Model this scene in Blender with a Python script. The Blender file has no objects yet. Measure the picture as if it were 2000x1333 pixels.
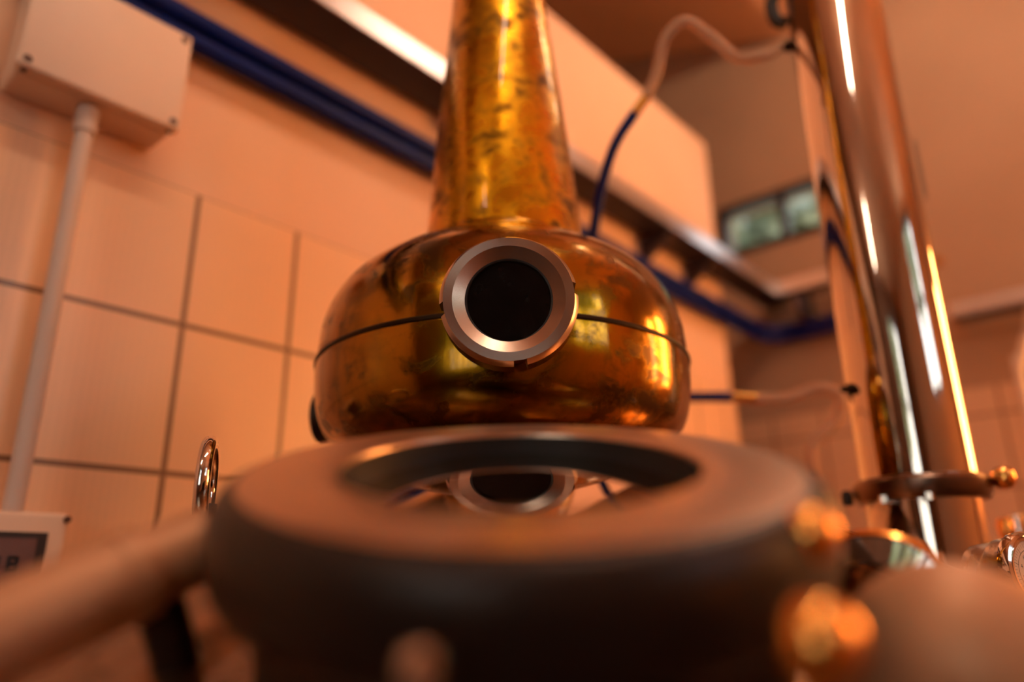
import bpy, bmesh, math, random
from mathutils import Vector, Matrix

C = bpy.context.scene.collection
PI = math.pi
R = math.radians
ZC = 1.5                      # camera height above the floor; every z below is relative to the camera

# ------------------------------------------------------------------ camera, world, exposure
PITCH, ROLL, FPX = 17.9, -0.8, 1450.0
cp, sp = math.cos(R(PITCH)), math.sin(R(PITCH))
FW = Vector((0, cp, sp))
RT0, UP0 = Vector((1, 0, 0)), Vector((0, -sp, cp))
cr, sr = math.cos(R(ROLL)), math.sin(R(ROLL))
RT, UP = cr * RT0 + sr * UP0, -sr * RT0 + cr * UP0
cam_d = bpy.data.cameras.new('camera')
cam = bpy.data.objects.new('camera', cam_d); C.objects.link(cam)
cam_d.sensor_width = 36.0
cam_d.lens = FPX / 2000 * 36.0
cam_d.clip_start = 0.01
m = Matrix((RT, UP, -FW)).transposed().to_4x4()
m.translation = Vector((0, 0, ZC))
cam.matrix_world = m
cam_d.dof.use_dof = True
cam_d.dof.focus_distance = 0.715
cam_d.dof.aperture_fstop = cam_d.lens / 1000 / 0.0190
bpy.context.scene.camera = cam

sc = bpy.context.scene
sc.view_settings.view_transform = 'Standard'
sc.view_settings.look = 'None'
sc.view_settings.gamma = 1.0
sc.view_settings.exposure = 0.0
sc.cycles.max_bounces = 10
sc.cycles.glossy_bounces = 8
sc.cycles.blur_glossy = 0.3
sc.cycles.sample_clamp_indirect = 6.0
sc.cycles.caustics_reflective = True

SKY, TUBE, LAMP = 5.2, 58.0, 29.0
TUBE_COL, LAMP_COL = (1.0, 0.80, 0.60, 1), (1.0, 0.44, 0.12, 1)

world = bpy.data.worlds.new('world'); sc.world = world
world.use_nodes = True
nt = world.node_tree; nt.nodes.clear()
wo = nt.nodes.new('ShaderNodeOutputWorld'); bg = nt.nodes.new('ShaderNodeBackground')
tc = nt.nodes.new('ShaderNodeTexCoord'); sx = nt.nodes.new('ShaderNodeSeparateXYZ')
ramp = nt.nodes.new('ShaderNodeValToRGB')
ramp.color_ramp.elements[0].position = 0.0; ramp.color_ramp.elements[0].color = (0.80, 0.78, 0.66, 1)
ramp.color_ramp.elements[1].position = 0.6; ramp.color_ramp.elements[1].color = (0.75, 0.86, 1.0, 1)
nt.links.new(tc.outputs['Generated'], sx.inputs[0]); nt.links.new(sx.outputs['Z'], ramp.inputs[0])
nt.links.new(ramp.outputs[0], bg.inputs['Color']); bg.inputs['Strength'].default_value = SKY
nt.links.new(bg.outputs[0], wo.inputs[0])

# ------------------------------------------------------------------ frames
YAW = R(41.58)
DL = Vector((math.sin(YAW), math.cos(YAW), 0))      # along the tiled wall, away from the camera
DB = Vector((DL.y, -DL.x, 0))                        # along the back wall, to the right
DW, SC = 1.2, 2.97                                   # camera to tiled wall, camera to back wall


def P(s, b, z): return DL * s + DB * b + Vector((0, 0, ZC + z))
def LW(s, p, z): return P(s, -DW + p, z)             # p = distance in front of the tiled wall
def BW(b, p, z): return P(SC - p, b, z)              # p = distance in front of the back wall
def PX(x, y, d):                                     # a point seen along (x, y) of the photograph at depth d
    return Vector((0, 0, ZC)) + d * (FW + RT * ((x - 1000) / FPX) - UP * ((y - 666.5) / FPX))
def XYZ(x, y, z): return Vector((x, y, ZC + z))


# ------------------------------------------------------------------ materials
def mat(name, col, metal=0.0, rough=0.5, noise=0.0, nscale=8.0, bump=0.0, bscale=60.0, stretch=(1, 1, 1), rvar=0.0, spec=0.5, trans=0.0, aniso=0.0, ior=1.45):
    m_ = bpy.data.materials.new(name); m_.use_nodes = True
    t = m_.node_tree; b = t.nodes['Principled BSDF']
    b.inputs['Base Color'].default_value = (*col, 1); b.inputs['Metallic'].default_value = metal
    b.inputs['Roughness'].default_value = rough; b.inputs['Specular IOR Level'].default_value = spec
    b.inputs['Transmission Weight'].default_value = trans; b.inputs['IOR'].default_value = ior
    b.inputs['Anisotropic'].default_value = aniso
    tcn = t.nodes.new('ShaderNodeTexCoord'); mp = t.nodes.new('ShaderNodeMapping')
    mp.inputs['Scale'].default_value = stretch; t.links.new(tcn.outputs['Object'], mp.inputs[0])
    n = t.nodes.new('ShaderNodeTexNoise'); n.inputs['Scale'].default_value = nscale; n.inputs['Detail'].default_value = 5
    t.links.new(mp.outputs[0], n.inputs['Vector'])
    if noise:
        r = t.nodes.new('ShaderNodeValToRGB')
        r.color_ramp.elements[0].position = 0.3; r.color_ramp.elements[1].position = 0.7
        r.color_ramp.elements[0].color = (*[c * (1 - noise) for c in col], 1)
        r.color_ramp.elements[1].color = (*[min(1, c * (1 + noise * .4)) for c in col], 1)
        t.links.new(n.outputs['Fac'], r.inputs[0]); t.links.new(r.outputs[0], b.inputs['Base Color'])
    if rvar:
        mr = t.nodes.new('ShaderNodeMapRange'); mr.inputs['To Min'].default_value = max(0.02, rough - rvar); mr.inputs['To Max'].default_value = rough + rvar
        mr.inputs['From Min'].default_value = 0.3; mr.inputs['From Max'].default_value = 0.7
        t.links.new(n.outputs['Fac'], mr.inputs[0]); t.links.new(mr.outputs[0], b.inputs['Roughness'])
    if bump:
        n2 = t.nodes.new('ShaderNodeTexNoise'); n2.inputs['Scale'].default_value = bscale; n2.inputs['Detail'].default_value = 3
        t.links.new(mp.outputs[0], n2.inputs['Vector'])
        bn = t.nodes.new('ShaderNodeBump'); bn.inputs['Strength'].default_value = bump; bn.inputs['Distance'].default_value = 0.002
        t.links.new(n2.outputs['Fac'], bn.inputs['Height']); t.links.new(bn.outputs[0], b.inputs['Normal'])
    return m_


def copper_mat(name, gold, dark, rough, patina, seed, wave=0.25, coat=.5):
    """Old lacquered copper: golden brown, with dark tarnish spots, vertical runs and fine scratches."""
    m_ = bpy.data.materials.new(name); m_.use_nodes = True
    t = m_.node_tree; b = t.nodes['Principled BSDF']; L = t.links.new
    b.inputs['Metallic'].default_value = 1.0
    b.inputs['Coat Weight'].default_value = coat; b.inputs['Coat Roughness'].default_value = .045
    tcn = t.nodes.new('ShaderNodeTexCoord')
    def noise(scale, detail, st=(1, 1, 1), off=0.0, dist=0.0):
        mp = t.nodes.new('ShaderNodeMapping'); mp.inputs['Scale'].default_value = st
        mp.inputs['Location'].default_value = (seed + off, seed * 2 + off, off)
        L(tcn.outputs['Object'], mp.inputs[0])
        n = t.nodes.new('ShaderNodeTexNoise'); n.inputs['Scale'].default_value = scale; n.inputs['Detail'].default_value = detail
        n.inputs['Distortion'].default_value = dist; n.inputs['Roughness'].default_value = 0.6
        L(mp.outputs[0], n.inputs['Vector']); return n
    def rampn(src, p0, p1, c0, c1):
        r = t.nodes.new('ShaderNodeValToRGB'); e = r.color_ramp.elements
        e[0].position = p0; e[1].position = p1; e[0].color = (*c0, 1); e[1].color = (*c1, 1)
        L(src, r.inputs[0]); return r
    def mix(fac, a, bb):
        x = t.nodes.new('ShaderNodeMix'); x.data_type = 'RGBA'
        L(fac, x.inputs[0]); L(a, x.inputs[6]); L(bb, x.inputs[7]); return x.outputs[2]
    big = noise(7, 6, (1, 1, .55), 0.0, .6)
    base = rampn(big.outputs['Fac'], .33, .66, [c * .46 for c in gold], gold)
    spots = noise(24, 6, (1, 1, 1.15), 3.1, .35)
    sf = rampn(spots.outputs['Fac'], .545 - .05 * patina, .67 - .05 * patina, (0, 0, 0), (1, 1, 1))
    runs = noise(14, 5, (1, 1, .12), 7.7, .15)
    rf = rampn(runs.outputs['Fac'], .54, .74, (0, 0, 0), (.65, .65, .65))
    wide = noise(5, 3, (1, 1, 1), 11.3, .5)
    wf = rampn(wide.outputs['Fac'], .34, .54, (.15, .15, .15), (1, 1, 1))
    dk = t.nodes.new('ShaderNodeRGB'); dk.outputs[0].default_value = (*dark, 1)
    mul = t.nodes.new('ShaderNodeMath'); mul.operation = 'MAXIMUM'
    L(sf.outputs[0], mul.inputs[0]); L(rf.outputs[0], mul.inputs[1])
    mul2 = t.nodes.new('ShaderNodeMath'); mul2.operation = 'MULTIPLY'
    L(mul.outputs[0], mul2.inputs[0]); L(wf.outputs[0], mul2.inputs[1])
    mul3 = t.nodes.new('ShaderNodeMath'); mul3.operation = 'MULTIPLY'; mul3.inputs[1].default_value = .85 * min(1, patina)
    L(mul2.outputs[0], mul3.inputs[0])
    L(mix(mul3.outputs[0], base.outputs[0], dk.outputs[0]), b.inputs['Base Color'])
    mr = t.nodes.new('ShaderNodeMapRange'); mr.inputs['From Min'].default_value = .3; mr.inputs['From Max'].default_value = .7
    mr.inputs['To Min'].default_value = rough * .7; mr.inputs['To Max'].default_value = rough * 1.5
    L(spots.outputs['Fac'], mr.inputs[0])
    ad = t.nodes.new('ShaderNodeMath'); ad.operation = 'MULTIPLY_ADD'; ad.inputs[1].default_value = .22
    L(mul3.outputs[0], ad.inputs[0]); L(mr.outputs[0], ad.inputs[2]); L(ad.outputs[0], b.inputs['Roughness'])
    fine = noise(9, 2, (1, 1, .5), 17.0)
    b1 = t.nodes.new('ShaderNodeBump'); b1.inputs['Strength'].default_value = wave; b1.inputs['Distance'].default_value = .01
    L(fine.outputs['Fac'], b1.inputs['Height'])
    scr = noise(120, 4, (1, 1, .3), 23.0)
    b2 = t.nodes.new('ShaderNodeBump'); b2.inputs['Strength'].default_value = .06; b2.inputs['Distance'].default_value = .002
    L(scr.outputs['Fac'], b2.inputs['Height']); L(b1.outputs[0], b2.inputs['Normal'])
    L(b2.outputs[0], b.inputs['Normal'])
    return m_


def emit_mat(name, col, strength):
    m_ = bpy.data.materials.new(name); m_.use_nodes = True
    b = m_.node_tree.nodes['Principled BSDF']
    b.inputs['Base Color'].default_value = (.8, .8, .8, 1)
    b.inputs['Emission Color'].default_value = col; b.inputs['Emission Strength'].default_value = strength
    return m_


def tile_mat(name, col, grout, s0, ds, z0, dz, axis):
    """Ribbed glazed tiles; axis = the object axis along the wall (meshes are built with x along, z up)."""
    m_ = bpy.data.materials.new(name); m_.use_nodes = True
    t = m_.node_tree; b = t.nodes['Principled BSDF']; L = t.links.new
    tcn = t.nodes.new('ShaderNodeTexCoord'); sep = t.nodes.new('ShaderNodeSeparateXYZ')
    L(tcn.outputs['Object'], sep.inputs[0])
    def line(out, o, d, w):
        a = t.nodes.new('ShaderNodeMath'); a.operation = 'ADD'; a.inputs[1].default_value = -o + d / 2 + 40 * d; L(out, a.inputs[0])
        mo = t.nodes.new('ShaderNodeMath'); mo.operation = 'MODULO'; mo.inputs[1].default_value = d; L(a.outputs[0], mo.inputs[0])
        su = t.nodes.new('ShaderNodeMath'); su.operation = 'SUBTRACT'; su.inputs[1].default_value = d / 2; L(mo.outputs[0], su.inputs[0])
        ab = t.nodes.new('ShaderNodeMath'); ab.operation = 'ABSOLUTE'; L(su.outputs[0], ab.inputs[0])
        ls = t.nodes.new('ShaderNodeMath'); ls.operation = 'LESS_THAN'; ls.inputs[1].default_value = w; L(ab.outputs[0], ls.inputs[0])
        return ls.outputs[0]
    mx = t.nodes.new('ShaderNodeMath'); mx.operation = 'MAXIMUM'
    L(line(sep.outputs['X'], s0, ds, .0044), mx.inputs[0]); L(line(sep.outputs['Z'], z0, dz, .0044), mx.inputs[1])
    wv = t.nodes.new('ShaderNodeTexWave'); wv.bands_direction = 'X'; wv.inputs['Scale'].default_value = 26
    wv.inputs['Distortion'].default_value = .5
    L(tcn.outputs['Object'], wv.inputs['Vector'])
    rw = t.nodes.new('ShaderNodeValToRGB'); rw.color_ramp.elements[0].color = (*[c * .96 for c in col], 1); rw.color_ramp.elements[1].color = (*col, 1)
    L(wv.outputs['Fac'], rw.inputs[0])
    x = t.nodes.new('ShaderNodeMix'); x.data_type = 'RGBA'; x.inputs[7].default_value = (*grout, 1)
    L(mx.outputs[0], x.inputs[0]); L(rw.outputs[0], x.inputs[6]); L(x.outputs[2], b.inputs['Base Color'])
    b.inputs['Roughness'].default_value = .32
    inv = t.nodes.new('ShaderNodeMath'); inv.operation = 'SUBTRACT'; inv.inputs[0].default_value = 1; L(mx.outputs[0], inv.inputs[1])
    bp = t.nodes.new('ShaderNodeBump'); bp.inputs['Distance'].default_value = .003; bp.inputs['Strength'].default_value = .6
    L(inv.outputs[0], bp.inputs['Height']); L(bp.outputs[0], b.inputs['Normal'])
    return m_


GOLD, DARK = (.46, .205, .016), (.040, .016, .005)
M = dict(
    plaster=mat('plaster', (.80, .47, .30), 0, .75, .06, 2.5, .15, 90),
    plaster_shaded=mat('plaster_shaded', (.45, .235, .130), 0, .75, .08, 2.5, .15, 90),  # plaster darkened: the back wall's shade is put into the colour
    ceiling=mat('ceiling', (.80, .43, .26), 0, .7, .15, 2),
    wood=mat('wood', (.14, .065, .035), 0, .6, .35, 5, 0, 1, (1, 1, 8)),
    tile_shaded=tile_mat('tile_shaded', (.72, .39, .22), (.30, .14, .07), -1.001, .199, .276, .246, 0),  # the same tiles made darker, recess shade mixed into the colour
    floor=mat('floor', (.10, .055, .035), 0, .5, .3, 3),
    tile=tile_mat('tile', (.86, .50, .29), (.22, .11, .06), .510, .199, .414, .246, 0),
    copper_ball=copper_mat('copper_ball', (.44, .205, .006), DARK, .13, 1.3, 1.3, .25, .25),
    copper_neck=copper_mat('copper_neck', (.82, .38, .008), DARK, .28, .95, 4.1, .22, .25),
    copper_pot=copper_mat('copper_pot', (.38, .17, .06), DARK, .30, .8, 8.7),
    seam=mat('seam', (.030, .013, .005), .8, .5, .5, 40, .3),
    polished=mat('polished', (.58, .50, .45), 1, .055, .04, 6, 0.02, 25),
    brushed=mat('brushed', (.62, .55, .50), 1, .26, .12, 30, .12, 260, (1, 1, .15), .05),
    turned=mat('turned', (.50, .385, .32), 1, .25, .10, 9, 0, 320, (1, 1, 1), 0, aniso=.75),
    lid_ring=mat('lid_ring', (.62, .42, .31), 1, .32, .08, 12, .03, 200),
    lid_mirror=mat('lid_mirror', (.55, .42, .35), 1, .03),
    lid_side=mat('lid_side', (.030, .017, .013), .5, .40, .2, 10),
    beige_steel=mat('beige_steel', (.60, .30, .155), .30, .50, .06, 8, .03, 120),  # peach wall reflections on the steel are put into this beige
    dark_steel=mat('dark_steel', (.20, .13, .10), 1, .28, .2, 20),
    chrome=mat('chrome', (.70, .62, .58), 1, .07),
    black_glass=mat('black_glass', (.006, .005, .005), 0, .10, .5, 60, 0, 1, spec=.25),
    rubber=mat('rubber', (.010, .009, .009), 0, .55),
    white_plastic=mat('white_plastic', (.84, .58, .42), 0, .45, .04, 6),
    grey_plastic=mat('grey_plastic', (.62, .46, .38), 0, .45, .04, 6),
    blue=mat('blue', (.001, .010, .11), 0, .42, .12, 12, spec=.18),
    clear=mat('clear', (.80, .50, .32), 0, .22, .10, 20, trans=.45, ior=1.2),
    brass=mat('brass', (.75, .38, .09), 1, .25, .15, 30),
    orange_copper=mat('orange_copper', (.95, .42, .10), 1, .20, .1, 20),
    tray=mat('tray', (.60, .52, .50), .9, .30, .10, 20),
    tray_lit=mat('tray_lit', (.62, .47, .40), .3, .35, .1, 20),  # less metallic copy of tray, made so the lip looks lit
    tray_dark=mat('tray_dark', (.055, .035, .045), .2, .55, .2, 10),  # near black because the tray underside's shade is in the colour
    dark_frame=mat('dark_frame', (.030, .016, .014), 0, .5),
    screw=mat('screw', (.10, .045, .03), .3, .5),
    lcd=mat('lcd', (.16, .075, .065), 0, .25),
    lcd_ink=mat('lcd_ink', (.010, .006, .008), 0, .5),
    dial=mat('dial', (.78, .56, .44), 0, .6),
    ink=mat('ink', (.03, .012, .010), 0, .6),
    glass=mat('glass', (1, 1, 1), 0, .0, trans=1.0, ior=1.05),
    leaf=mat('leaf', (.46, .56, .44), 0, .45, .5, 5),
    leaf_pale=mat('leaf_pale', (.58, .66, .44), 0, .40, .4, 5),
    bark=mat('bark', (.10, .07, .05), 0, .8),
    soil=mat('soil', (.16, .18, .08), 0, .9, .4, 3),
    lamp_body=mat('lamp_body', (.75, .62, .52), 0, .4),
    tube=emit_mat('tube_light', TUBE_COL, TUBE),
    globe=emit_mat('globe_light', LAMP_COL, LAMP),
)


_t = M['turned'].node_tree; _tn = _t.nodes.new('ShaderNodeTangent'); _tn.direction_type = 'RADIAL'; _tn.axis = 'Y'
_t.links.new(_tn.outputs[0], _t.nodes['Principled BSDF'].inputs['Tangent'])


# ------------------------------------------------------------------ mesh helpers (all in world coordinates)
def tag(o, label=None, cat=None, group=None, kind=None):
    if label: o['label'] = label
    if cat: o['category'] = cat
    if group: o['group'] = group
    if kind: o['kind'] = kind
    return o


def thing(name, loc, label, cat, group=None, rotz=0.0):
    o = bpy.data.objects.new(name, None); C.objects.link(o)
    o.empty_display_size = .05
    o.matrix_world = Matrix.Translation(loc) @ Matrix.Rotation(rotz, 4, 'Z')
    tag(o, label, cat, group); return o


WORLD = {}
def obj(name, bm, material, parent=None, origin=None, rotz=0.0, smooth=True, angle=35):
    """Link bm (world coordinates) as one object; its origin goes to its parent's or to `origin`."""
    me = bpy.data.meshes.new(name)
    bmesh.ops.recalc_face_normals(bm, faces=bm.faces)
    if parent is not None:
        W = WORLD.get(parent.name, None)
        if W is None: W = parent.matrix_basis.copy(); WORLD[parent.name] = W
    else:
        if origin is None:
            vs = [v.co for v in bm.verts]
            lo = Vector([min(v[i] for v in vs) for i in range(3)]); hi = Vector([max(v[i] for v in vs) for i in range(3)])
            origin = Vector(((lo.x + hi.x) / 2, (lo.y + hi.y) / 2, lo.z))
        W = Matrix.Translation(origin) @ Matrix.Rotation(rotz, 4, 'Z')
    bm.transform(W.inverted())
    bm.to_mesh(me); bm.free()
    if smooth:
        me.shade_smooth(); me.set_sharp_from_angle(angle=R(angle))
    me.materials.append(material if not isinstance(material, str) else M[material])
    o = bpy.data.objects.new(name, me); C.objects.link(o)
    if parent is not None:
        o.parent = parent; WORLD[o.name] = W
    else:
        o.matrix_world = W; WORLD[o.name] = W
    return o


def frame(axis, hint=None):
    a = axis.normalized()
    h = hint or (Vector((0, 0, 1)) if abs(a.z) < .9 else Vector((1, 0, 0)))
    u = h.cross(a).normalized(); v = a.cross(u)
    return u, v, a


def revolve(bm, o, axis, prof, n=64, closed=False, hint=None):
    """prof = [(r, h)...] turned about the axis through o; r = 0 makes a tip."""
    u, v, a = frame(axis, hint)
    rings = []
    for r, h in prof:
        if r < 1e-6: rings.append([bm.verts.new(o + a * h)])
        else: rings.append([bm.verts.new(o + a * h + (u * math.cos(2 * PI * k / n) + v * math.sin(2 * PI * k / n)) * r) for k in range(n)])
    pairs = list(zip(rings[:-1], rings[1:]))
    if closed: pairs.append((rings[-1], rings[0]))
    for A, B in pairs:
        for k in range(n):
            j = (k + 1) % n
            if len(A) == 1 and len(B) == 1: continue
            if len(A) == 1: bm.faces.new((A[0], B[j], B[k]))
            elif len(B) == 1: bm.faces.new((A[k], A[j], B[0]))
            else: bm.faces.new((A[k], A[j], B[j], B[k]))
    return bm


def rev(o, axis, prof, n=64, closed=False, hint=None): return revolve(bmesh.new(), o, axis, prof, n, closed, hint)


def smooth_prof(pts, k=6):
    """Catmull-Rom through 2-D or 3-D points."""
    pts = [Vector(p) for p in pts]; out = []
    for i in range(len(pts) - 1):
        p0 = pts[max(i - 1, 0)]; p1 = pts[i]; p2 = pts[i + 1]; p3 = pts[min(i + 2, len(pts) - 1)]
        for j in range(k):
            t = j / k
            out.append(.5 * ((2 * p1) + (p2 - p0) * t + (2 * p0 - 5 * p1 + 4 * p2 - p3) * t * t + (3 * p1 - p0 - 3 * p2 + p3) * t ** 3))
    out.append(pts[-1]); return out


def tube(bm, path, r, n=20, cap=True, curve=True, k=8):
    pts = smooth_prof(path, k) if curve and len(path) > 2 else [Vector(p) for p in path]
    rad = r if callable(r) else (lambda t: r)
    T = (pts[1] - pts[0]).normalized(); u, v, _ = frame(T); prev = None
    for i, p in enumerate(pts):
        t = ((pts[min(i + 1, len(pts) - 1)] - pts[max(i - 1, 0)])).normalized()
        q = T.rotation_difference(t); u.rotate(q); v.rotate(q); T = t
        rr = rad(i / (len(pts) - 1))
        ring = [bm.verts.new(p + (u * math.cos(2 * PI * a / n) + v * math.sin(2 * PI * a / n)) * rr) for a in range(n)]
        if prev:
            for a in range(n): bm.faces.new((prev[a], prev[(a + 1) % n], ring[(a + 1) % n], ring[a]))
        elif cap: bm.faces.new(ring[::-1])
        prev = ring
    if cap: bm.faces.new(prev)
    return bm


def hexa(bm, F, x0, x1, y0, y1, z0, z1):
    """A box given in the coordinates of F(s, p, z)."""
    vs = [bm.verts.new(F(x, y, z)) for x in (x0, x1) for y in (y0, y1) for z in (z0, z1)]
    for f in ((0, 1, 3, 2), (4, 6, 7, 5), (0, 4, 5, 1), (2, 3, 7, 6), (0, 2, 6, 4), (1, 5, 7, 3)):
        bm.faces.new([vs[i] for i in f])
    return bm


def box(F, x0, x1, y0, y1, z0, z1, bev=0.0, seg=2):
    bm = hexa(bmesh.new(), F, x0, x1, y0, y1, z0, z1)
    if bev: bmesh.ops.bevel(bm, geom=bm.edges[:], offset=bev, segments=seg, profile=.5, affect='EDGES')
    return bm


def wall_with_holes(F, x0, x1, y0, y1, z0, z1, holes):
    """A slab with rectangular holes (xa, xb, za, zb), made of boxes whose faces meet."""
    bm = bmesh.new()
    xs = sorted({x0, x1, *[h[0] for h in holes], *[h[1] for h in holes]})
    zs = sorted({z0, z1, *[h[2] for h in holes], *[h[3] for h in holes]})
    for xa, xb in zip(xs, xs[1:]):
        for za, zb in zip(zs, zs[1:]):
            cx, cz = (xa + xb) / 2, (za + zb) / 2
            if any(h[0] < cx < h[1] and h[2] < cz < h[3] for h in holes): continue
            hexa(bm, F, xa, xb, y0, y1, za, zb)
    bmesh.ops.remove_doubles(bm, verts=bm.verts[:], dist=1e-5)
    seen = {}
    for f in bm.faces[:]:
        seen.setdefault(tuple(sorted(v.index for v in f.verts)), []).append(f)
    bm.verts.index_update()
    seen = {}
    for f in bm.faces[:]: seen.setdefault(tuple(sorted(v.index for v in f.verts)), []).append(f)
    bmesh.ops.delete(bm, geom=[f for fs in seen.values() if len(fs) > 1 for f in fs], context='FACES')
    return bm


RZ = math.atan2(DL.y, DL.x)        # local x = along the tiled wall
RZB = math.atan2(DB.y, DB.x)       # local x = along the back wall


def struct(name, bm, m_, rotz=0.0, origin=None):
    o = obj(name, bm, m_, None, origin, rotz, smooth=False); o['kind'] = 'structure'; return o


# ------------------------------------------------------------------ the setting
FL, CE = -ZC, 2.36
S0, B1, BREC = -3.2, 3.0, -3.0
LEND, LTOP = 2.60, 1.75
struct('floor', box(P, S0 - .2, SC + .2, BREC - .2, B1 + .2, FL - .1, FL), 'floor', RZ)
bm = bmesh.new()      # ceiling: level over the room, pitched up towards the recess
for a, b in (((B1 + .2, CE), (-.94, CE + .02)), ((-.94, CE + .02), (BREC - .2, CE + .90))):
    q = [bm.verts.new(P(S0 - .2, a[0], a[1])), bm.verts.new(P(SC + .2, a[0], a[1])), bm.verts.new(P(SC + .2, b[0], b[1])), bm.verts.new(P(S0 - .2, b[0], b[1]))]
    q2 = [bm.verts.new(v.co + Vector((0, 0, .12))) for v in q]
    bm.faces.new(q); bm.faces.new(q2[::-1])
    for i in range(4): bm.faces.new((q[i], q[(i + 1) % 4], q2[(i + 1) % 4], q2[i]))
struct('ceiling', bm, 'ceiling', RZ)
struct('wall_left', box(LW, S0, LEND, -.20, 0, FL, LTOP), 'plaster', RZ)
TT = .012
struct('trim_1', box(LW, S0, LEND, 0, TT, FL, .657), 'tile', RZ, LW(0, 0, 0))
W1 = (-1.345, -.50, 1.375, 1.632)   # back window (b0, b1, z0, z1)
struct('wall_back', wall_with_holes(BW, BREC, B1, -.16, 0, FL, CE + .95, [W1]), 'plaster_shaded', RZB)
struct('trim_2', box(BW, -1.9, B1, 0, TT, FL, .62), 'tile_shaded', RZB, BW(0, 0, 0))
def FWALL(b, p, z): return P(S0 + p, b, z)
def RWALL(s, p, z): return P(s, B1 - p, z)
W2 = (.25, 1.55, -.3, 2.05)
W3 = (.2, 1.6, 1.0, 2.28)
struct('wall_front', wall_with_holes(FWALL, BREC, B1, -.16, 0, FL, CE + .95, [W2]), 'wood', RZB)
struct('wall_right', wall_with_holes(RWALL, S0 - .16, SC + .16, -.16, 0, FL, CE + .1, [W3]), 'plaster_shaded', RZ)
def RECW(s, p, z): return P(s, BREC + p, z)
struct('wall_recess', box(RECW, S0 - .16, SC + .16, -.16, 0, FL, CE + 1.0), 'plaster_shaded', RZ)


def window(name, F, x0, x1, z0, z1, nx, nz, fw=.045, p0=-.12, p1=-.02, rz=0):
    fr = bmesh.new()
    hexa(fr, F, x0, x1, p0, p1, z0, z0 + fw); hexa(fr, F, x0, x1, p0, p1, z1 - fw, z1)
    hexa(fr, F, x0, x0 + fw, p0, p1, z0 + fw, z1 - fw); hexa(fr, F, x1 - fw, x1, p0, p1, z0 + fw, z1 - fw)
    w = obj(name, fr, 'dark_frame', None, F((x0 + x1) / 2, (p0 + p1) / 2, z0), rz, smooth=False); w['kind'] = 'structure'
    xi = [x0 + fw + (x1 - x0 - 2 * fw) * i / nx for i in range(nx + 1)]
    zi = [z0 + fw + (z1 - z0 - 2 * fw) * i / nz for i in range(nz + 1)]
    for x in xi[1:-1]: obj('mullion', box(F, x - fw * .5, x + fw * .5, p0 + .02, p1 - .01, z0 + fw, z1 - fw), 'dark_frame', w, smooth=False)
    for z in zi[1:-1]: obj('transom', box(F, x0 + fw, x1 - fw, p0 + .03, p1 - .02, z - fw * .4, z + fw * .4), 'dark_frame', w, smooth=False)
    pm = (p0 + p1) / 2
    for xa, xb in zip(xi, xi[1:]):
        for za, zb in zip(zi, zi[1:]):
            obj('pane', box(F, xa, xb, pm - .003, pm + .003, za, zb), 'glass', w, smooth=False)
    return w


window('window_1', BW, *W1, 3, 1, .036, -.06, .004, RZB)
window('window_2', FWALL, *W2, 4, 3, .05, rz=RZB)
window('window_3', RWALL, *W3, 3, 2, .05, rz=RZ)

# ------------------------------------------------------------------ the copper pot still
AX, AY = -.013, .98
def ST(z): return XYZ(AX, AY, z)
UPZ = Vector((0, 0, 1))
still = thing('copper_pot_still', XYZ(AX, AY, FL), 'golden copper pot still with a squat round ball, tapering neck and steel ringed sight glass', 'still')
dome = smooth_prof([(.105, .125), (.16, .122), (.30, .084), (.44, .030), (.58, -.034), (.68, -.092), (.75, -.160), (.785, -.25), (.79, -.36)], 5)
obj('pot', rev(ST(0), UPZ, [(p[0], p[1]) for p in dome] + [(.79, -1.30), (.74, -1.36), (0, -1.36)], 128), 'copper_pot', still)
obj('pot_base', rev(ST(0), UPZ, [(0, FL), (.80, FL), (.80, -1.36), (0, -1.36)], 96), 'lid_side', still)
lower = smooth_prof([(.118, .120), (.122, .133), (.155, .140), (.195, .152), (.224, .170), (.2395, .193), (.2465, .222), (.2485, .25), (.2488, .265)], 6)
upper = smooth_prof([(.2465, .270), (.2463, .290), (.2432, .317), (.2340, .347), (.2160, .376), (.1890, .400), (.1580, .420), (.1300, .437), (.1120, .451)], 6)
ball = obj('boil_ball', rev(ST(0), UPZ, [(p[0], p[1]) for p in lower + upper], 160), 'copper_ball', still)
seam = [(.2474 + .0034 * math.cos(a), .2676 + .0036 * math.sin(a)) for a in [2 * PI * i / 10 for i in range(10)]]
obj('seam', rev(ST(0), UPZ, seam, 160, closed=True), 'seam', ball)
neckp = smooth_prof([(.1150, .444), (.1125, .464), (.1098, .50), (.1060, .55), (.0970, .65), (.0870, .75), (.0765, .86), (.0685, .96), (.063, 1.1), (.060, 1.28)], 6)
NT = Vector((-.014, 0, 1)).normalized()
neck = obj('neck', rev(ST(0) + Vector((.011, 0, 0)), NT, [(p[0], p[1]) for p in neckp], 128), 'copper_neck', still)
obj('lyne_arm', tube(bmesh.new(), [ST(1.27), ST(1.40), ST(1.50) + Vector((.06, .01, 0)), ST(1.535) + Vector((.2, .04, 0)), ST(1.54) + Vector((.45, .09, 0))], lambda t: .062 - .012 * t, 32), 'copper_neck', still)
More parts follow.
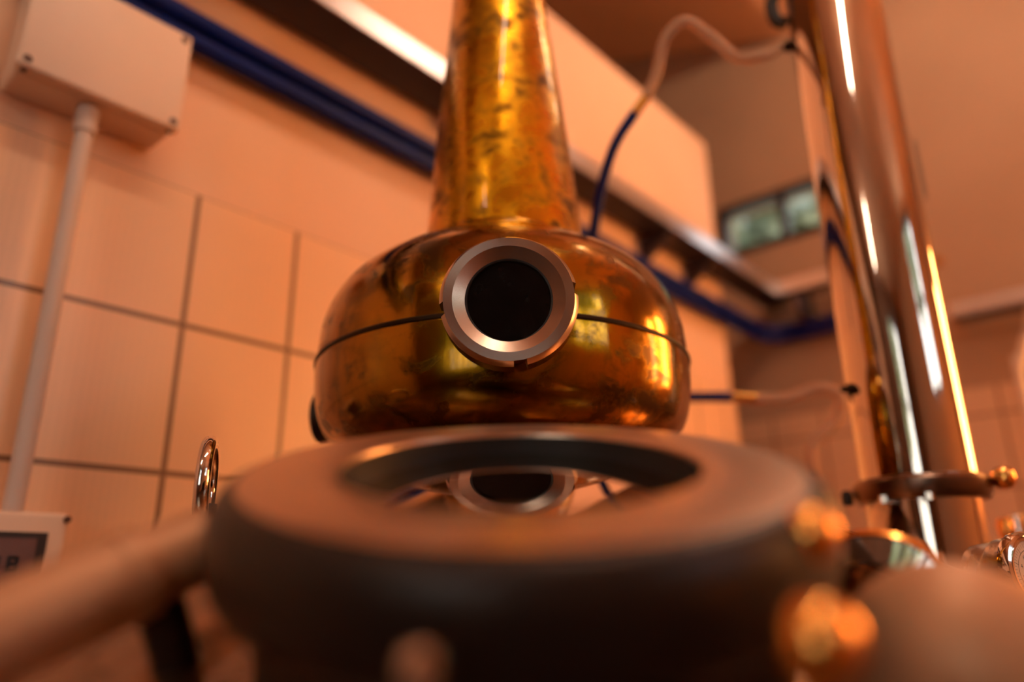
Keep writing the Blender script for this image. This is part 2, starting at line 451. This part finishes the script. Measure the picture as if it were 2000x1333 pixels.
# sight glass: turned steel union nut with four spanner slots, dark glass
SG = XYZ(-.0025, .667, .2595)                       # centre of the front face
sa = Vector((-.004, -1, -.05)).normalized()           # it looks at the camera, level
su, sv, _ = frame(sa, Vector((0, 0, 1)))
nutr, nh, ns = .0678, .030, 120
bm = bmesh.new()
prof_out = [(.0427, -.012), (.0427, -.0066), (.0430, -.0062), (.0548, .0), (.0636, .0), (.0643, -.0008), (nutr, -.0075)]
slot = [8.5, 98.5, 188.5, 279.0]
rings = []
half = 5.6
angs = []
for k in range(180): angs.append(k * 2.0)
for s_ in slot: angs += [(s_ - half) % 360, (s_ + half) % 360]
angs = sorted(set(round(a, 3) for a in angs))
def inslot(a):
    return any(abs((a - s_ + 180) % 360 - 180) < half - .01 for s_ in slot)
def nut_pt(a, r, h):
    # angles run from the picture's right, anticlockwise as the camera sees it
    right = Vector((1, 0, 0)); upv = Vector((0, 0, 1)); right = (right - sa * right.dot(sa)).normalized()
    return SG + sa * h + right * (r * math.cos(R(a))) + upv * (r * math.sin(R(a)))
N = len(angs)
full = prof_out + [(nutr, -.030), (.056, -.030)]
cols = []
for a in angs:
    mid_in = inslot(a)
    cols.append([bm.verts.new(nut_pt(a, r, h)) for r, h in full])
deep = .0595
for i in range(N):
    j = (i + 1) % N
    am = (angs[i] + ((angs[j] - angs[i]) % 360) / 2) % 360
    A, B = cols[i], cols[j]
    if inslot(am):
        for k in range(3): bm.faces.new((A[k], A[k + 1], B[k + 1], B[k]))
        # front face stays whole, the barrel is cut down to `deep`, open at the front chamfer
        a4 = bm.verts.new(nut_pt(angs[i], .0636, -.0045)); b4 = bm.verts.new(nut_pt(angs[j], .0636, -.0045))
        a5 = bm.verts.new(nut_pt(angs[i], deep, -.0045)); b5 = bm.verts.new(nut_pt(angs[j], deep, -.0045))
        a6 = bm.verts.new(nut_pt(angs[i], deep, -.030)); b6 = bm.verts.new(nut_pt(angs[j], deep, -.030))
        bm.faces.new((A[3], A[4], B[4], B[3]))
        bm.faces.new((A[4], a4, b4, B[4])); bm.faces.new((a4, a5, b5, b4)); bm.faces.new((a5, a6, b6, b5)); bm.faces.new((a6, A[8], B[8], b6))
        for Q, q4, q5, q6, am2, other in ((A, a4, a5, a6, i, -1), (B, b4, b5, b6, j, 1)):
            idx = angs[am2]
            if any(abs(((idx - s_ + 180) % 360 - 180) * other - half) < .02 for s_ in slot):
                bm.faces.new((Q[4], Q[5], Q[6], Q[7], Q[8], q6, q5, q4))
    else:
        for k in range(len(full) - 1): bm.faces.new((A[k], A[k + 1], B[k + 1], B[k]))
sight = obj('sight_glass', rev(SG, sa, [(.0505, -.012), (.0505, -.105), (.046, -.105), (.046, -.012)], 64, closed=True), 'brushed', still)
obj('union_nut', bm, 'turned', sight, angle=22)
obj('gasket', rev(SG, sa, [(.0427, -.0120), (.0427, -.0074), (.0412, -.0080), (.0402, -.012)], 96, closed=True), 'rubber', sight)
obj('glass_disc', rev(SG, sa, [(0, -.0105), (.0420, -.0105), (.0420, -.016), (0, -.016)], 96), 'black_glass', sight)
# a second port on the far left of the ball, seen edge on
pa = Vector((-.985, .17, 0)).normalized()
obj('side_port', rev(ST(.222), pa, [(0, .262), (.036, .262), (.039, .259), (.039, .246), (.033, .244), (.033, .20)], 48), 'lid_side', still)
pb = Vector((.985, -.02, 0)).normalized()
# short manway collar under the lid
OL = Vector((0.0033, 0, ZC)) + FW * .400 - UP0 * .0655
LN = Vector((0, -math.sin(R(20.0)), math.cos(R(20.0))))
obj('manway_collar', rev(OL, LN, [(.138, -.10), (.138, -.0585), (.112, -.0585), (.112, -.10)], 96, closed=True), 'lid_side', still)

# ------------------------------------------------------------------ manhole lid (foreground)
lid = thing('manhole_lid', OL - LN * .059, 'big round steel manhole lid in the foreground, its sunken centre mirroring the sight glass', 'lid')
RO, RI = .1590, .0955
ring = [(RI, -.050), (RI, -.0016), (RI + .0005, -.0004), (RI + .002, 0), (.120, .0003), (.138, -.0004), (.1445, -.0012)]
obj('rim', rev(OL, LN, ring, 160), 'lid_ring', lid)
obj('side_band', rev(OL, LN, [tuple(p) for p in smooth_prof([(.1445, -.0014), (.1500, -.0030), (.1550, -.0085), (.1580, -.0170), (.1590, -.028), (.1585, -.038), (.155, -.050), (.144, -.057)], 4)] + [(.100, -.058)], 160), 'lid_side', lid)  # dark reflections on the steel edge are painted in as a near-black colour
t = R(-4.6)
fl_n = (LN * math.cos(t) + FW * math.sin(t)).normalized()
obj('mirror_dome', rev(OL - LN * .0193, fl_n, [(r_, -.15 * r_ * r_) for r_ in [.0975 * i / 30 for i in range(31)]], 160), 'lid_mirror', lid)
obj('well_wall', rev(OL, LN, [(RI - .0005, -.0020), (RI - .0005, -.056)], 128), 'rubber', lid)  # coloured black for the dark reflection along the well's far side
# added bolt, there to give a pale blurred spot on the lid's near side
for k, (x, y, d) in enumerate([(822, 1305, .215)]):
    c = PX(x, y, d)
    bolt = obj('spot_bolt', rev(c, LN, [(0, .006), (.004, .0055), (.0062, .003), (.0062, -.003), (.0050, -.004)], 6), 'chrome', lid)
    obj('bolt_shank', rev(c, LN, [(.0038, -.003), (.0038, -.030), (0, -.030)], 16), 'brushed', bolt)
for x, y, d, r_ in ((1578, 1045, .30, .0120), (1596, 1255, .235, .0140)):  # added knobs that stand in for blurred orange highlights beside the lid
    c = PX(x, y, d)
    kn = obj('glint_knob', rev(c, LN, [(0, r_)] + [(r_ * math.sin(a), r_ * math.cos(a)) for a in [PI * i / 14 for i in range(1, 13)]] + [(r_ * .45, -r_ * 1.05)], 32), 'orange_copper', lid)
    kn['label'] = 'added copper knob standing in for a blurred orange highlight'
    obj('knob_stem', rev(c, LN, [(r_ * .42, -r_ * .9), (r_ * .42, -r_ - .045), (0, -r_ - .045)], 20), 'brass', kn)

# ------------------------------------------------------------------ ring handle behind the lid
c = PX(403, 948, .70)
ha = Vector((.956, .292, 0)).normalized()      # axis of the ring: seen nearly edge on
hd = thing('ring_handle', Vector((c.x, c.y, c.z - .052)), 'chrome ring handle standing on edge behind the left side of the lid', 'handle')
hu, hv, _ = frame(ha)
bm = bmesh.new()
n1, n2, Rm, rm = 72, 20, .0400, .0068
grid = [[bm.verts.new(c + (hu * math.cos(2 * PI * i / n1) + hv * math.sin(2 * PI * i / n1)) * (Rm + rm * math.cos(2 * PI * j / n2)) + ha * rm * math.sin(2 * PI * j / n2)) for j in range(n2)] for i in range(n1)]
for i in range(n1):
    for j in range(n2):
        bm.faces.new((grid[i][j], grid[(i + 1) % n1][j], grid[(i + 1) % n1][(j + 1) % n2], grid[i][(j + 1) % n2]))
obj('ring', bm, 'chrome', hd)
obj('hinge_block', tube(bmesh.new(), [PX(404, 985, .70), PX(400, 1020, .695), PX(398, 1075, .69)], .0095, 24), 'lid_side', hd)
obj('eye_plate', rev(Vector((c.x, c.y, c.z - .060)), UPZ, [(0, .018), (.009, .018), (.011, .012), (.016, .010), (.016, -.012), (0, -.012)], 32), 'brushed', hd)

# ------------------------------------------------------------------ foreground pipework, left
a0, a1 = PX(402, 1062, .40), PX(-140, 1300, .31)
ax = (a1 - a0)
pipe = thing('steel_pipe', a0, 'blurred beige steel pipe running from the lid out to the near left corner', 'pipe')
obj('tube', tube(bmesh.new(), [a0, a0 + ax * .5, a1], .0200, 40, curve=False), 'beige_steel', pipe)
q = a0 + ax * .30
obj('union', rev(q, ax, [(.0195, -.004), (.0235, -.003), (.0235, .008), (.0195, .009)], 48, closed=True), 'beige_steel', pipe)
obj('sleeve', rev(a0 + ax * .34, ax, [(.0200, 0), (.0222, .001), (.0222, .10), (.0200, .101)], 48, closed=True), 'beige_steel', pipe)
obj('bracket', tube(bmesh.new(), [q + ax.normalized() * -.012 + Vector((0, .004, -.018)), q + ax.normalized() * -.012 + Vector((.012, .03, -.075))], .012, 20, curve=False), 'lid_side', pipe)

# ------------------------------------------------------------------ foreground pipework, right
el = thing('steel_elbow', PX(1850, 1480, .34), 'large blurred satin steel pipe elbow in the near right corner', 'pipe')
e0, e1, e2, e3, e4 = PX(1790, 1580, .36), PX(1800, 1420, .355), PX(1838, 1295, .345), PX(1945, 1320, .335), PX(2240, 1480, .32)
obj('bend', tube(bmesh.new(), [e0, e1, e2, e3, e4], .0440, 48), 'beige_steel', el)
g0 = PX(1715, 1195, .47)
gx = (PX(1790, 1165, .60) - g0).normalized()
pf = thing('pipe_ferrule', g0, 'shiny steel clamp ferrule just behind the blurred elbow', 'pipe fitting')
obj('ferrule', rev(g0, gx, [(.030, -.02), (.030, .0), (.046, .004), (.048, .010), (.046, .018), (.034, .022), (.034, .07), (.0, .07)], 56), 'polished', pf)
obj('clamp_ring', rev(g0, gx, [(.0475, .003), (.0505, .006), (.0505, .014), (.0475, .017)], 56, closed=True), 'orange_copper', pf)

# ------------------------------------------------------------------ polished column
q = PX(1797, 955, 1.0) - Vector((0, 0, ZC)); h = math.hypot(q.x, q.y)
CX, CY = q.x / h * 1.25, q.y / h * 1.25
CF = 0.122
def CO(z): return XYZ(CX, CY, z)
col = thing('steel_column', CO(-.02), 'tall mirror polished steel column standing on the pot shoulder beside the still', 'column')
CR = .0780
obj('shell', rev(CO(0), UPZ, [(CR, CF + .006), (CR, 1.62), (CR - .004, 1.63), (0, 1.66)], 96), 'polished', col)
fl = obj('flange', rev(CO(CF), UPZ, [(CR, -.022), (CR + .008, -.021), (CR + .013, -.012), (CR + .014, .004), (CR + .010, .010), (CR, .012)], 96), 'dark_steel', col)
fd = Vector((CX, CY, 0)).normalized(); fr_ = Vector((fd.y, -fd.x, 0))
obj('lower_section', rev(CO(0), UPZ, [(CR - .001, CF - .010), (CR - .001, -.06), (0, -.06)], 96), 'polished', col)
kc = CO(CF + .004) + fr_ * (CR + .026) - fd * .012
obj('wing_nut', rev(kc, UPZ, [(0, .016), (.008, .0145), (.0135, .009), (.0150, 0), (.0135, -.008), (.008, -.014), (0, -.015)], 32), 'orange_copper', fl)
kc2 = CO(CF - .012) - fr_ * (CR + .020) - fd * .02
obj('clamp_hinge', rev(kc2, UPZ, [(0, .012), (.006, .011), (.008, .004), (.008, -.010), (0, -.012)], 20), 'lid_side', fl)
for dxx in (-.55, .1):
    kb = CO(CF - .02) - fd * (CR + .010) * math.cos(dxx) + fr_ * (CR + .010) * math.sin(dxx)
    obj('flange_bolt', rev(kb, UPZ, [(0, .004), (.007, .004), (.007, -.006), (0, -.006)], 6), 'brushed', fl)
def port(z, ang, length, r_, mt):
    d_ = (-fr_ * math.cos(ang) - fd * math.sin(ang)).normalized()
    return obj('hose_barb', rev(CO(z), d_, [(0, CR + length), (r_ * .8, CR + length), (r_, CR + length * .6), (r_ * .8, CR + length * .55), (r_ * 1.5, CR + length * .3), (r_ * 1.5, CR - .005)], 24), mt, col), CO(z) + d_ * (CR + length * .8)
zt = (PX(1548, 95, 1.0).z - ZC) / math.hypot(*(PX(1548, 95, 1.0).xy)) * 1.25
zl = (PX(1660, 772, 1.0).z - ZC) / math.hypot(*(PX(1660, 772, 1.0).xy)) * 1.25
_, pt_top = port(zt, .15, .030, .007, 'seam')
_, pt_low = port(zl, .55, .016, .006, 'seam')
zu = (PX(1540, 10, 1.0).z - ZC) / math.hypot(*(PX(1540, 10, 1.0).xy)) * 1.25
obj('clamp_handle', tube(bmesh.new(), [CO(zu - .035) - fr_ * (CR + .006), CO(zu - .02) - fr_ * (CR + .022), CO(zu + .02) - fr_ * (CR + .024), CO(zu + .05) - fr_ * (CR + .004)], .012, 20), 'rubber', col)

# ------------------------------------------------------------------ hoses
def hose(name, label, blue_pts, joint, clear_pts, rb, rc):
    hs = thing(name, blue_pts[0], label, 'hose')
    obj('blue_section', tube(bmesh.new(), blue_pts, rb, 20), 'blue', hs)
    obj('connector', tube(bmesh.new(), joint, rb * .95, 20, curve=False), 'brass', hs)
    obj('clear_section', tube(bmesh.new(), clear_pts, rc, 20), 'clear', hs)
    return hs
hose('cooling_hose', 'hose rising behind the neck, blue then clear, looping to the column top',
     [PX(1150, 560, 1.36), PX(1158, 470, 1.36), PX(1172, 380, 1.36), PX(1200, 285, 1.35), PX(1244, 215, 1.34)],
     [PX(1240, 221, 1.34), PX(1268, 180, 1.335)],
     [PX(1262, 190, 1.335), PX(1284, 140, 1.33), PX(1300, 75, 1.32), PX(1340, 42, 1.31), PX(1390, 72, 1.30), PX(1440, 112, 1.29), PX(1495, 108, 1.28), pt_top], .0095, .0095)
hose('drain_hose', 'hose beside the ball, short blue then clear, arching low before the back wall',
     [PX(1290, 776, 1.55), PX(1350, 776, 1.55), PX(1428, 776, 1.55)],
     [PX(1424, 776, 1.55), PX(1490, 780, 1.54)],
     [PX(1480, 780, 1.54), PX(1540, 778, 1.52), PX(1600, 758, 1.50), PX(1642, 778, 1.48), PX(1628, 828, 1.47), PX(1585, 870, 1.46), PX(1590, 935, 1.46)], .011, .0115)

# ------------------------------------------------------------------ tiled wall: blue pipes, tray, box, conduit, meter
def wall_pipe(name, z, r_, p, label):
    path = [LW(-1.2, p, z)] + [LW(s, p, z) for s in (.3, 1.5, 2.5)] + [P(SC - p - .10, -DW + p, z), P(SC - p - .03, -DW + p + .03, z), P(SC - p, -DW + p + .10, z)] + [BW(b, p, z) for b in (-.9, -.74)]
    o = obj(name, tube(bmesh.new(), path, r_, 24, k=6), 'blue', None, LW(-1.2, p, z)); tag(o, label, 'pipe'); return o
wall_pipe('blue_pipe', .974, .0185, .045, 'upper of the two dark blue pipes clipped along the tiled wall')
wall_pipe('blue_pipe', .934, .0165, .040, 'lower of the two dark blue pipes clipped along the tiled wall')

TZ, TP = 1.100, .130
tr = thing('cable_tray', LW(1.0, 0, TZ), 'long steel cable tray above the blue pipes, turning the corner onto the back wall', 'cable tray', rotz=RZ)
cs = SC - TP
bm = bmesh.new()
hexa(bm, LW, -1.2, cs + TP - .002, .022, TP, TZ, TZ + .006)
hexa(bm, BW, -DW + TP, -.70, .022, TP, TZ, TZ + .006)
obj('bottom', bm, 'tray_dark', tr, smooth=False)
bm = bmesh.new()
sect = lambda: None
hexa(bm, LW, -1.2, cs, TP, TP + .004, TZ - .004, TZ + .052)
hexa(bm, BW, -DW + TP, -.70, TP, TP + .004, TZ - .004, TZ + .052)
bmesh.ops.bevel(bm, geom=bm.edges[:], offset=.0015, segments=2, affect='EDGES')
obj('lip', bm, 'tray', tr)
obj('back_lip', box(LW, -1.2, LEND, .022, .026, TZ, TZ + .05), 'tray_dark', tr, smooth=False)
for s_ in (.25, 1.15, 2.02, 2.32):
    bm = bmesh.new()
    vs = []
    for w in (-.012, .012):
        vs.append([bm.verts.new(LW(s_ + w, p, z)) for p, z in ((0, TZ), (TP - .01, TZ), (TP - .01, TZ - .012), (.02, TZ - .085), (0, TZ - .085))])
    bm.faces.new(vs[0]); bm.faces.new(vs[1][::-1])
    for i in range(5): bm.faces.new((vs[0][i], vs[0][(i + 1) % 5], vs[1][(i + 1) % 5], vs[1][i]))
    obj('bracket', bm, 'tray_dark', tr, smooth=False)
bm = box(BW, -1.0, -.975, 0, TP - .01, TZ - .10, TZ); obj('bracket', bm, 'tray_dark', tr, smooth=False)

tr2 = thing('cable_tray', BW(-.3, 0, .855), 'lower short steel tray on the back wall at the far right, capped at its end', 'cable tray', rotz=RZB)
obj('bottom', box(BW, -.475, .9, .01, TP, .853, .859), 'tray_dark', tr2, smooth=False)
obj('lip', box(BW, -.475, .9, TP, TP + .004, .849, .902, .0015), 'tray_lit', tr2)
obj('end_cap', box(BW, -.481, -.475, .01, TP + .004, .849, .902, .001), 'orange_copper', tr2)

jb = thing('junction_box', LW(.30, 0, .708), 'pale square junction box high on the tiled wall below the blue pipe end', 'junction box', rotz=RZ)
BX0, BX1, BZ0, BZ1, BD = .192, .428, .708, .895, .100
obj('body', box(LW, BX0 + .004, BX1 - .004, 0, BD - .022, BZ0 + .002, BZ1 - .002, .008, 3), 'white_plastic', jb)
obj('cover', box(LW, BX0, BX1, BD - .022, BD, BZ0, BZ1, .006, 3), 'white_plastic', jb)
for s_ in (BX0 + .013, BX1 - .013):
    for z_ in (BZ0 + .013, BZ1 - .013):
        obj('screw', rev(LW(s_, BD - .004, z_), DB, [(0, .0055), (.0055, .0052), (.0070, .003), (.0070, -.002)], 20), 'screw', jb)
        obj('screw_slot', rev(LW(s_, BD - .010, z_ - .012 if z_ < .8 else z_ + .012), DB, [(0, .003), (.0045, .003), (.0045, -.004)], 12), 'screw', jb)
CDS, CDP = .303, .058
cd = thing('conduit', LW(CDS, CDP, .094), 'pale vertical cable conduit running from the junction box down to the meter', 'conduit')
obj('tube', tube(bmesh.new(), [LW(CDS, CDP, .0945), LW(CDS, CDP, .707)], .0125, 24, curve=False), 'grey_plastic', cd)
obj('gland', rev(LW(CDS, CDP, .662), UPZ, [(.0125, 0), (.0165, .002), (.0165, .043), (.0125, .043)], 28), 'grey_plastic', cd)

mt_ = thing('digital_meter', LW(.27, 0, -.12), 'small white wall meter with a dark display, low on the tiled wall beside the conduit', 'meter', rotz=RZ)
mp, mz1, ms1 = .075, .094, .366
obj('housing', box(LW, .165, ms1, TT, mp, -.10, mz1, .006, 3), 'white_plastic', mt_)
sc_ = obj('display', box(LW, .185, ms1 - .022, mp - .002, mp + .0015, -.07, mz1 - .026), 'dark_frame', mt_, smooth=False)
obj('screen', box(LW, .195, ms1 - .034, mp + .0015, mp + .0025, -.06, mz1 - .034), 'lcd', sc_, smooth=False)
bm = bmesh.new()
for k in range(3):      # three seven-segment figures
    x0 = .262 + k * .020; w, hh, tk = .013, .020, .0042; z0 = .018
    for (xa, xb, za, zb) in ((0, w, 0, tk), (0, w, hh / 2 - tk / 2, hh / 2 + tk / 2), (0, w, hh - tk, hh), (0, tk, 0, hh), (w - tk, w, 0, hh)):
        if k == 1 and za > 0 and zb < hh: continue
        hexa(bm, LW, x0 + xa, x0 + xb, mp + .0025, mp + .0030, z0 + za, z0 + zb)
obj('digits', bm, 'lcd_ink', sc_, smooth=False)
obj('screw', rev(LW(ms1 - .002, mp, mz1 - .008), DB, [(0, .003), (.0045, .003), (.005, -.003)], 16), 'screw', mt_)

# ------------------------------------------------------------------ back wall, far right
o = obj('wall_sensor', rev(BW(-.505, 0, 1.113), -DL, [(0, .034), (.012, .032), (.018, .024), (.020, 0), (0, 0)], 24), 'brass'); tag(o, 'small brown knob on the back wall right beside the column', 'wall fitting')
cd2 = thing('wall_conduit', BW(-.29, .05, FL), 'pale vertical pipe on the back wall right of the column under the low tray', 'pipe')
obj('tube', tube(bmesh.new(), [BW(-.325, .05, FL), BW(-.325, .05, .50), BW(-.318, .05, .66), BW(-.27, .06, .78), BW(-.25, .06, .85)], .016, 20), 'white_plastic', cd2)
vb = thing('valve_fitting', PX(1965, 1052, 1.30), 'small copper and steel valve fitting behind the pressure gauge', 'valve')
obj('bonnet', rev(PX(1964, 1032, 1.30), UPZ, [(0, .018), (.009, .016), (.013, .006), (.012, -.010), (.008, -.03), (.008, -.16), (0, -.16)], 24), 'orange_copper', vb)
obj('stem', rev(PX(1987, 1030, 1.30), UPZ, [(0, .022), (.010, .020), (.011, 0), (.011, -.16), (0, -.16)], 24), 'chrome', vb)

# ------------------------------------------------------------------ pressure gauge
GC = PX(2021, 1122, .74)
ga = (Vector((0, -1, 0)) * .93 + Vector((.42, 0, 0)) + Vector((0, 0, .10))).normalized()
gu = thing('pressure_gauge', GC - Vector((0, 0, .05)), 'round chrome pressure gauge with a pale dial at the right edge of the picture', 'gauge')
GR = .0405
obj('case', rev(GC, ga, [(0, -.056), (.031, -.056), (.0355, -.052), (.0362, -.034), (.0350, -.032), (.0350, -.028), (.0378, -.026), (.0382, -.020), (GR - .003, -.016), (GR - .002, -.002), (GR - .004, 0), (0, 0)], 72), 'brushed', gu)
obj('bezel', rev(GC, ga, [(GR - .002, -.010), (GR + .001, -.008), (GR + .0015, -.002), (GR - .0005, .0025), (GR - .0035, .0035), (GR - .0050, .002), (GR - .0055, .0035), (GR - .008, .003), (GR - .009, .0005), (GR - .006, -.008)], 72, closed=True), 'chrome', gu)
dial = obj('dial', rev(GC, ga, [(0, .0006), (GR - .008, .0006), (GR - .008, -.001), (0, -.001)], 64), 'dial', gu)
g1, g2 = Vector((0, 0, 1)).cross(ga).normalized(), None
g2 = ga.cross(g1)
bm = bmesh.new()
def dial_pt(r_, a, h=.0009): return GC + ga * h + (g1 * math.cos(a) + g2 * math.sin(a)) * r_
for k in range(41):
    a = R(225 - 270 * k / 40); r0 = .0235 if k % 5 == 0 else .0262; w = .010 if k % 5 == 0 else .006
    q = [dial_pt(r0, a - w), dial_pt(.0295, a - w * .8), dial_pt(.0295, a + w * .8), dial_pt(r0, a + w)]
    bm.faces.new([bm.verts.new(v) for v in q])
for k in range(80):
    a, b_ = R(225 - 270 * k / 80), R(225 - 270 * (k + 1) / 80)
    bm.faces.new([bm.verts.new(v) for v in (dial_pt(.0232, a), dial_pt(.0238, a), dial_pt(.0238, b_), dial_pt(.0232, b_))])
obj('scale_marks', bm, 'ink', dial, smooth=False)
for k, s_ in enumerate(('0', '2', '4', '6', '8', '10', '12', '14', '16')):
    cu = bpy.data.curves.new('numeral', 'FONT'); cu.body = s_; cu.size = .0062; cu.align_x = 'CENTER'; cu.align_y = 'CENTER'
    to = bpy.data.objects.new('numeral_tmp', cu); C.objects.link(to)
    bpy.context.view_layer.update()
    me = bpy.data.meshes.new_from_object(to.evaluated_get(bpy.context.evaluated_depsgraph_get()))
    a = R(225 - 270 * k / 8)
    mw = Matrix((g1, g2, ga)).transposed().to_4x4(); mw.translation = dial_pt(.0190, a, .0010)
    bm = bmesh.new(); bm.from_mesh(me); bm.transform(mw)
    bpy.data.objects.remove(to); bpy.data.meshes.remove(me); bpy.data.curves.remove(cu)
    obj('numeral', bm, 'ink', dial, smooth=False)
bm = bmesh.new(); na = R(215)
q = [dial_pt(.021, na, .002), dial_pt(.002, na + 1.2, .002), dial_pt(.006, na + PI, .002), dial_pt(.002, na - 1.2, .002)]
q2 = [v + ga * .0005 for v in q]
va = [bm.verts.new(v) for v in q]; vb_ = [bm.verts.new(v) for v in q2]
bm.faces.new(va); bm.faces.new(vb_[::-1])
for i in range(4): bm.faces.new((va[i], va[(i + 1) % 4], vb_[(i + 1) % 4], vb_[i]))
obj('needle', bm, 'ink', gu, smooth=False)
obj('stem', tube(bmesh.new(), [GC - ga * .03, GC - ga * .03 + Vector((-.005, .01, -.05)), GC - ga * .03 + Vector((-.01, .02, -.11))], .010, 20), 'brass', gu)

# ------------------------------------------------------------------ lamps of the room (above and right of the frame, seen in the reflections)
for s0, s1, tb, lab in ((1.5, 2.6, -.05, 'ceiling tube light over the back of the room'), (-.42, .75, .35, 'ceiling tube light over the middle of the room'), (-2.7, -1.7, -.1, 'ceiling tube light at the front of the room')):
    tl = thing('tube_light', P((s0 + s1) / 2, tb, CE), lab, 'ceiling light', rotz=RZ)
    obj('batten', box(P, s0 - .03, s1 + .03, tb - .04, tb + .04, CE - .05, CE), 'lamp_body', tl, smooth=False)
    obj('tube', tube(bmesh.new(), [P(s0, tb, CE - .075), P(s1, tb, CE - .075)], .022, 16, curve=False), 'tube', tl)
for b in (.80, 1.40):
    wl = thing('wall_lamp', BW(b, 0, .28), 'tall warm glowing cylinder lamp on the back wall', 'wall lamp', 'tall lamps on the back wall')
    c = BW(b, .14, 0)
    obj('arm', tube(bmesh.new(), [BW(b, 0, .30), BW(b, .14, .30)], .02, 16, curve=False), 'brass', wl)
    obj('shade', rev(c, UPZ, [(0, .30)] + [(.11, .31), (.11, 1.22), (.10, 1.24), (0, 1.24)], 40), 'globe', wl)
    obj('cap', rev(c, UPZ, [(0, 1.28), (.06, 1.28), (.115, 1.24), (0, 1.24)], 40), 'brass', wl)
    obj('base', rev(c, UPZ, [(0, .30), (.115, .30), (.08, .265), (0, .265)], 40), 'brass', wl)

# ------------------------------------------------------------------ garden outside the windows
random.seed(5)
def shrub(name, c, rad, nleaf, leaf, mt, label):
    t_ = thing(name, Vector((c.x, c.y, 0)), label, 'shrub')
    bm = bmesh.new()
    for _ in range(nleaf):
        d_ = Vector((random.gauss(0, 1), random.gauss(0, 1), random.gauss(0, 1))).normalized() * (random.random() ** .4)
        p = c + Vector((d_.x * rad[0], d_.y * rad[1], d_.z * rad[2]))
        u, v, w = frame(Vector((random.gauss(0, 1), random.gauss(0, 1), random.gauss(0, .6) + .6)))
        l = leaf * random.uniform(.6, 1.3)
        vs = [bm.verts.new(p + x) for x in (u * l, v * l * .45 + w * l * .1, -u * l, -v * l * .45 + w * l * .1)]
        bm.faces.new(vs)
    obj('foliage', bm, mt, t_, smooth=False)
    obj('trunk', tube(bmesh.new(), [Vector((c.x, c.y, 0)), Vector((c.x + .03, c.y, c.z * .5)), Vector((c.x, c.y, c.z))], .05, 10), 'bark', t_)
shrub('garden_tree', P(5.0, -1.95, 2.55), (.9, .9, 1.1), 2600, .10, M['leaf'], 'dark green tree seen through the left pane of the high back window')
shrub('garden_tree', P(5.3, -.85, 2.6), (.9, .9, 1.0), 2600, .11, M['leaf_pale'], 'paler green tree seen through the right pane of the high back window')
shrub('garden_tree', P(-5.2, .75, 2.1), (1.0, 1.0, 1.1), 1500, .13, M['leaf_pale'], 'pale green tree outside the tall front window, mirrored in the column')
shrub('garden_tree', P(.6, 5.2, 3.0), (.9, .9, .9), 1500, .13, M['leaf'], 'green tree outside the high side window, mirrored in the column')
bm = box(P, SC + .3, SC + 9, -9, 9, FL - .12, FL - .02)
o = obj('garden_ground', bm, 'soil', None, None, RZ, smooth=False); o['kind'] = 'structure'
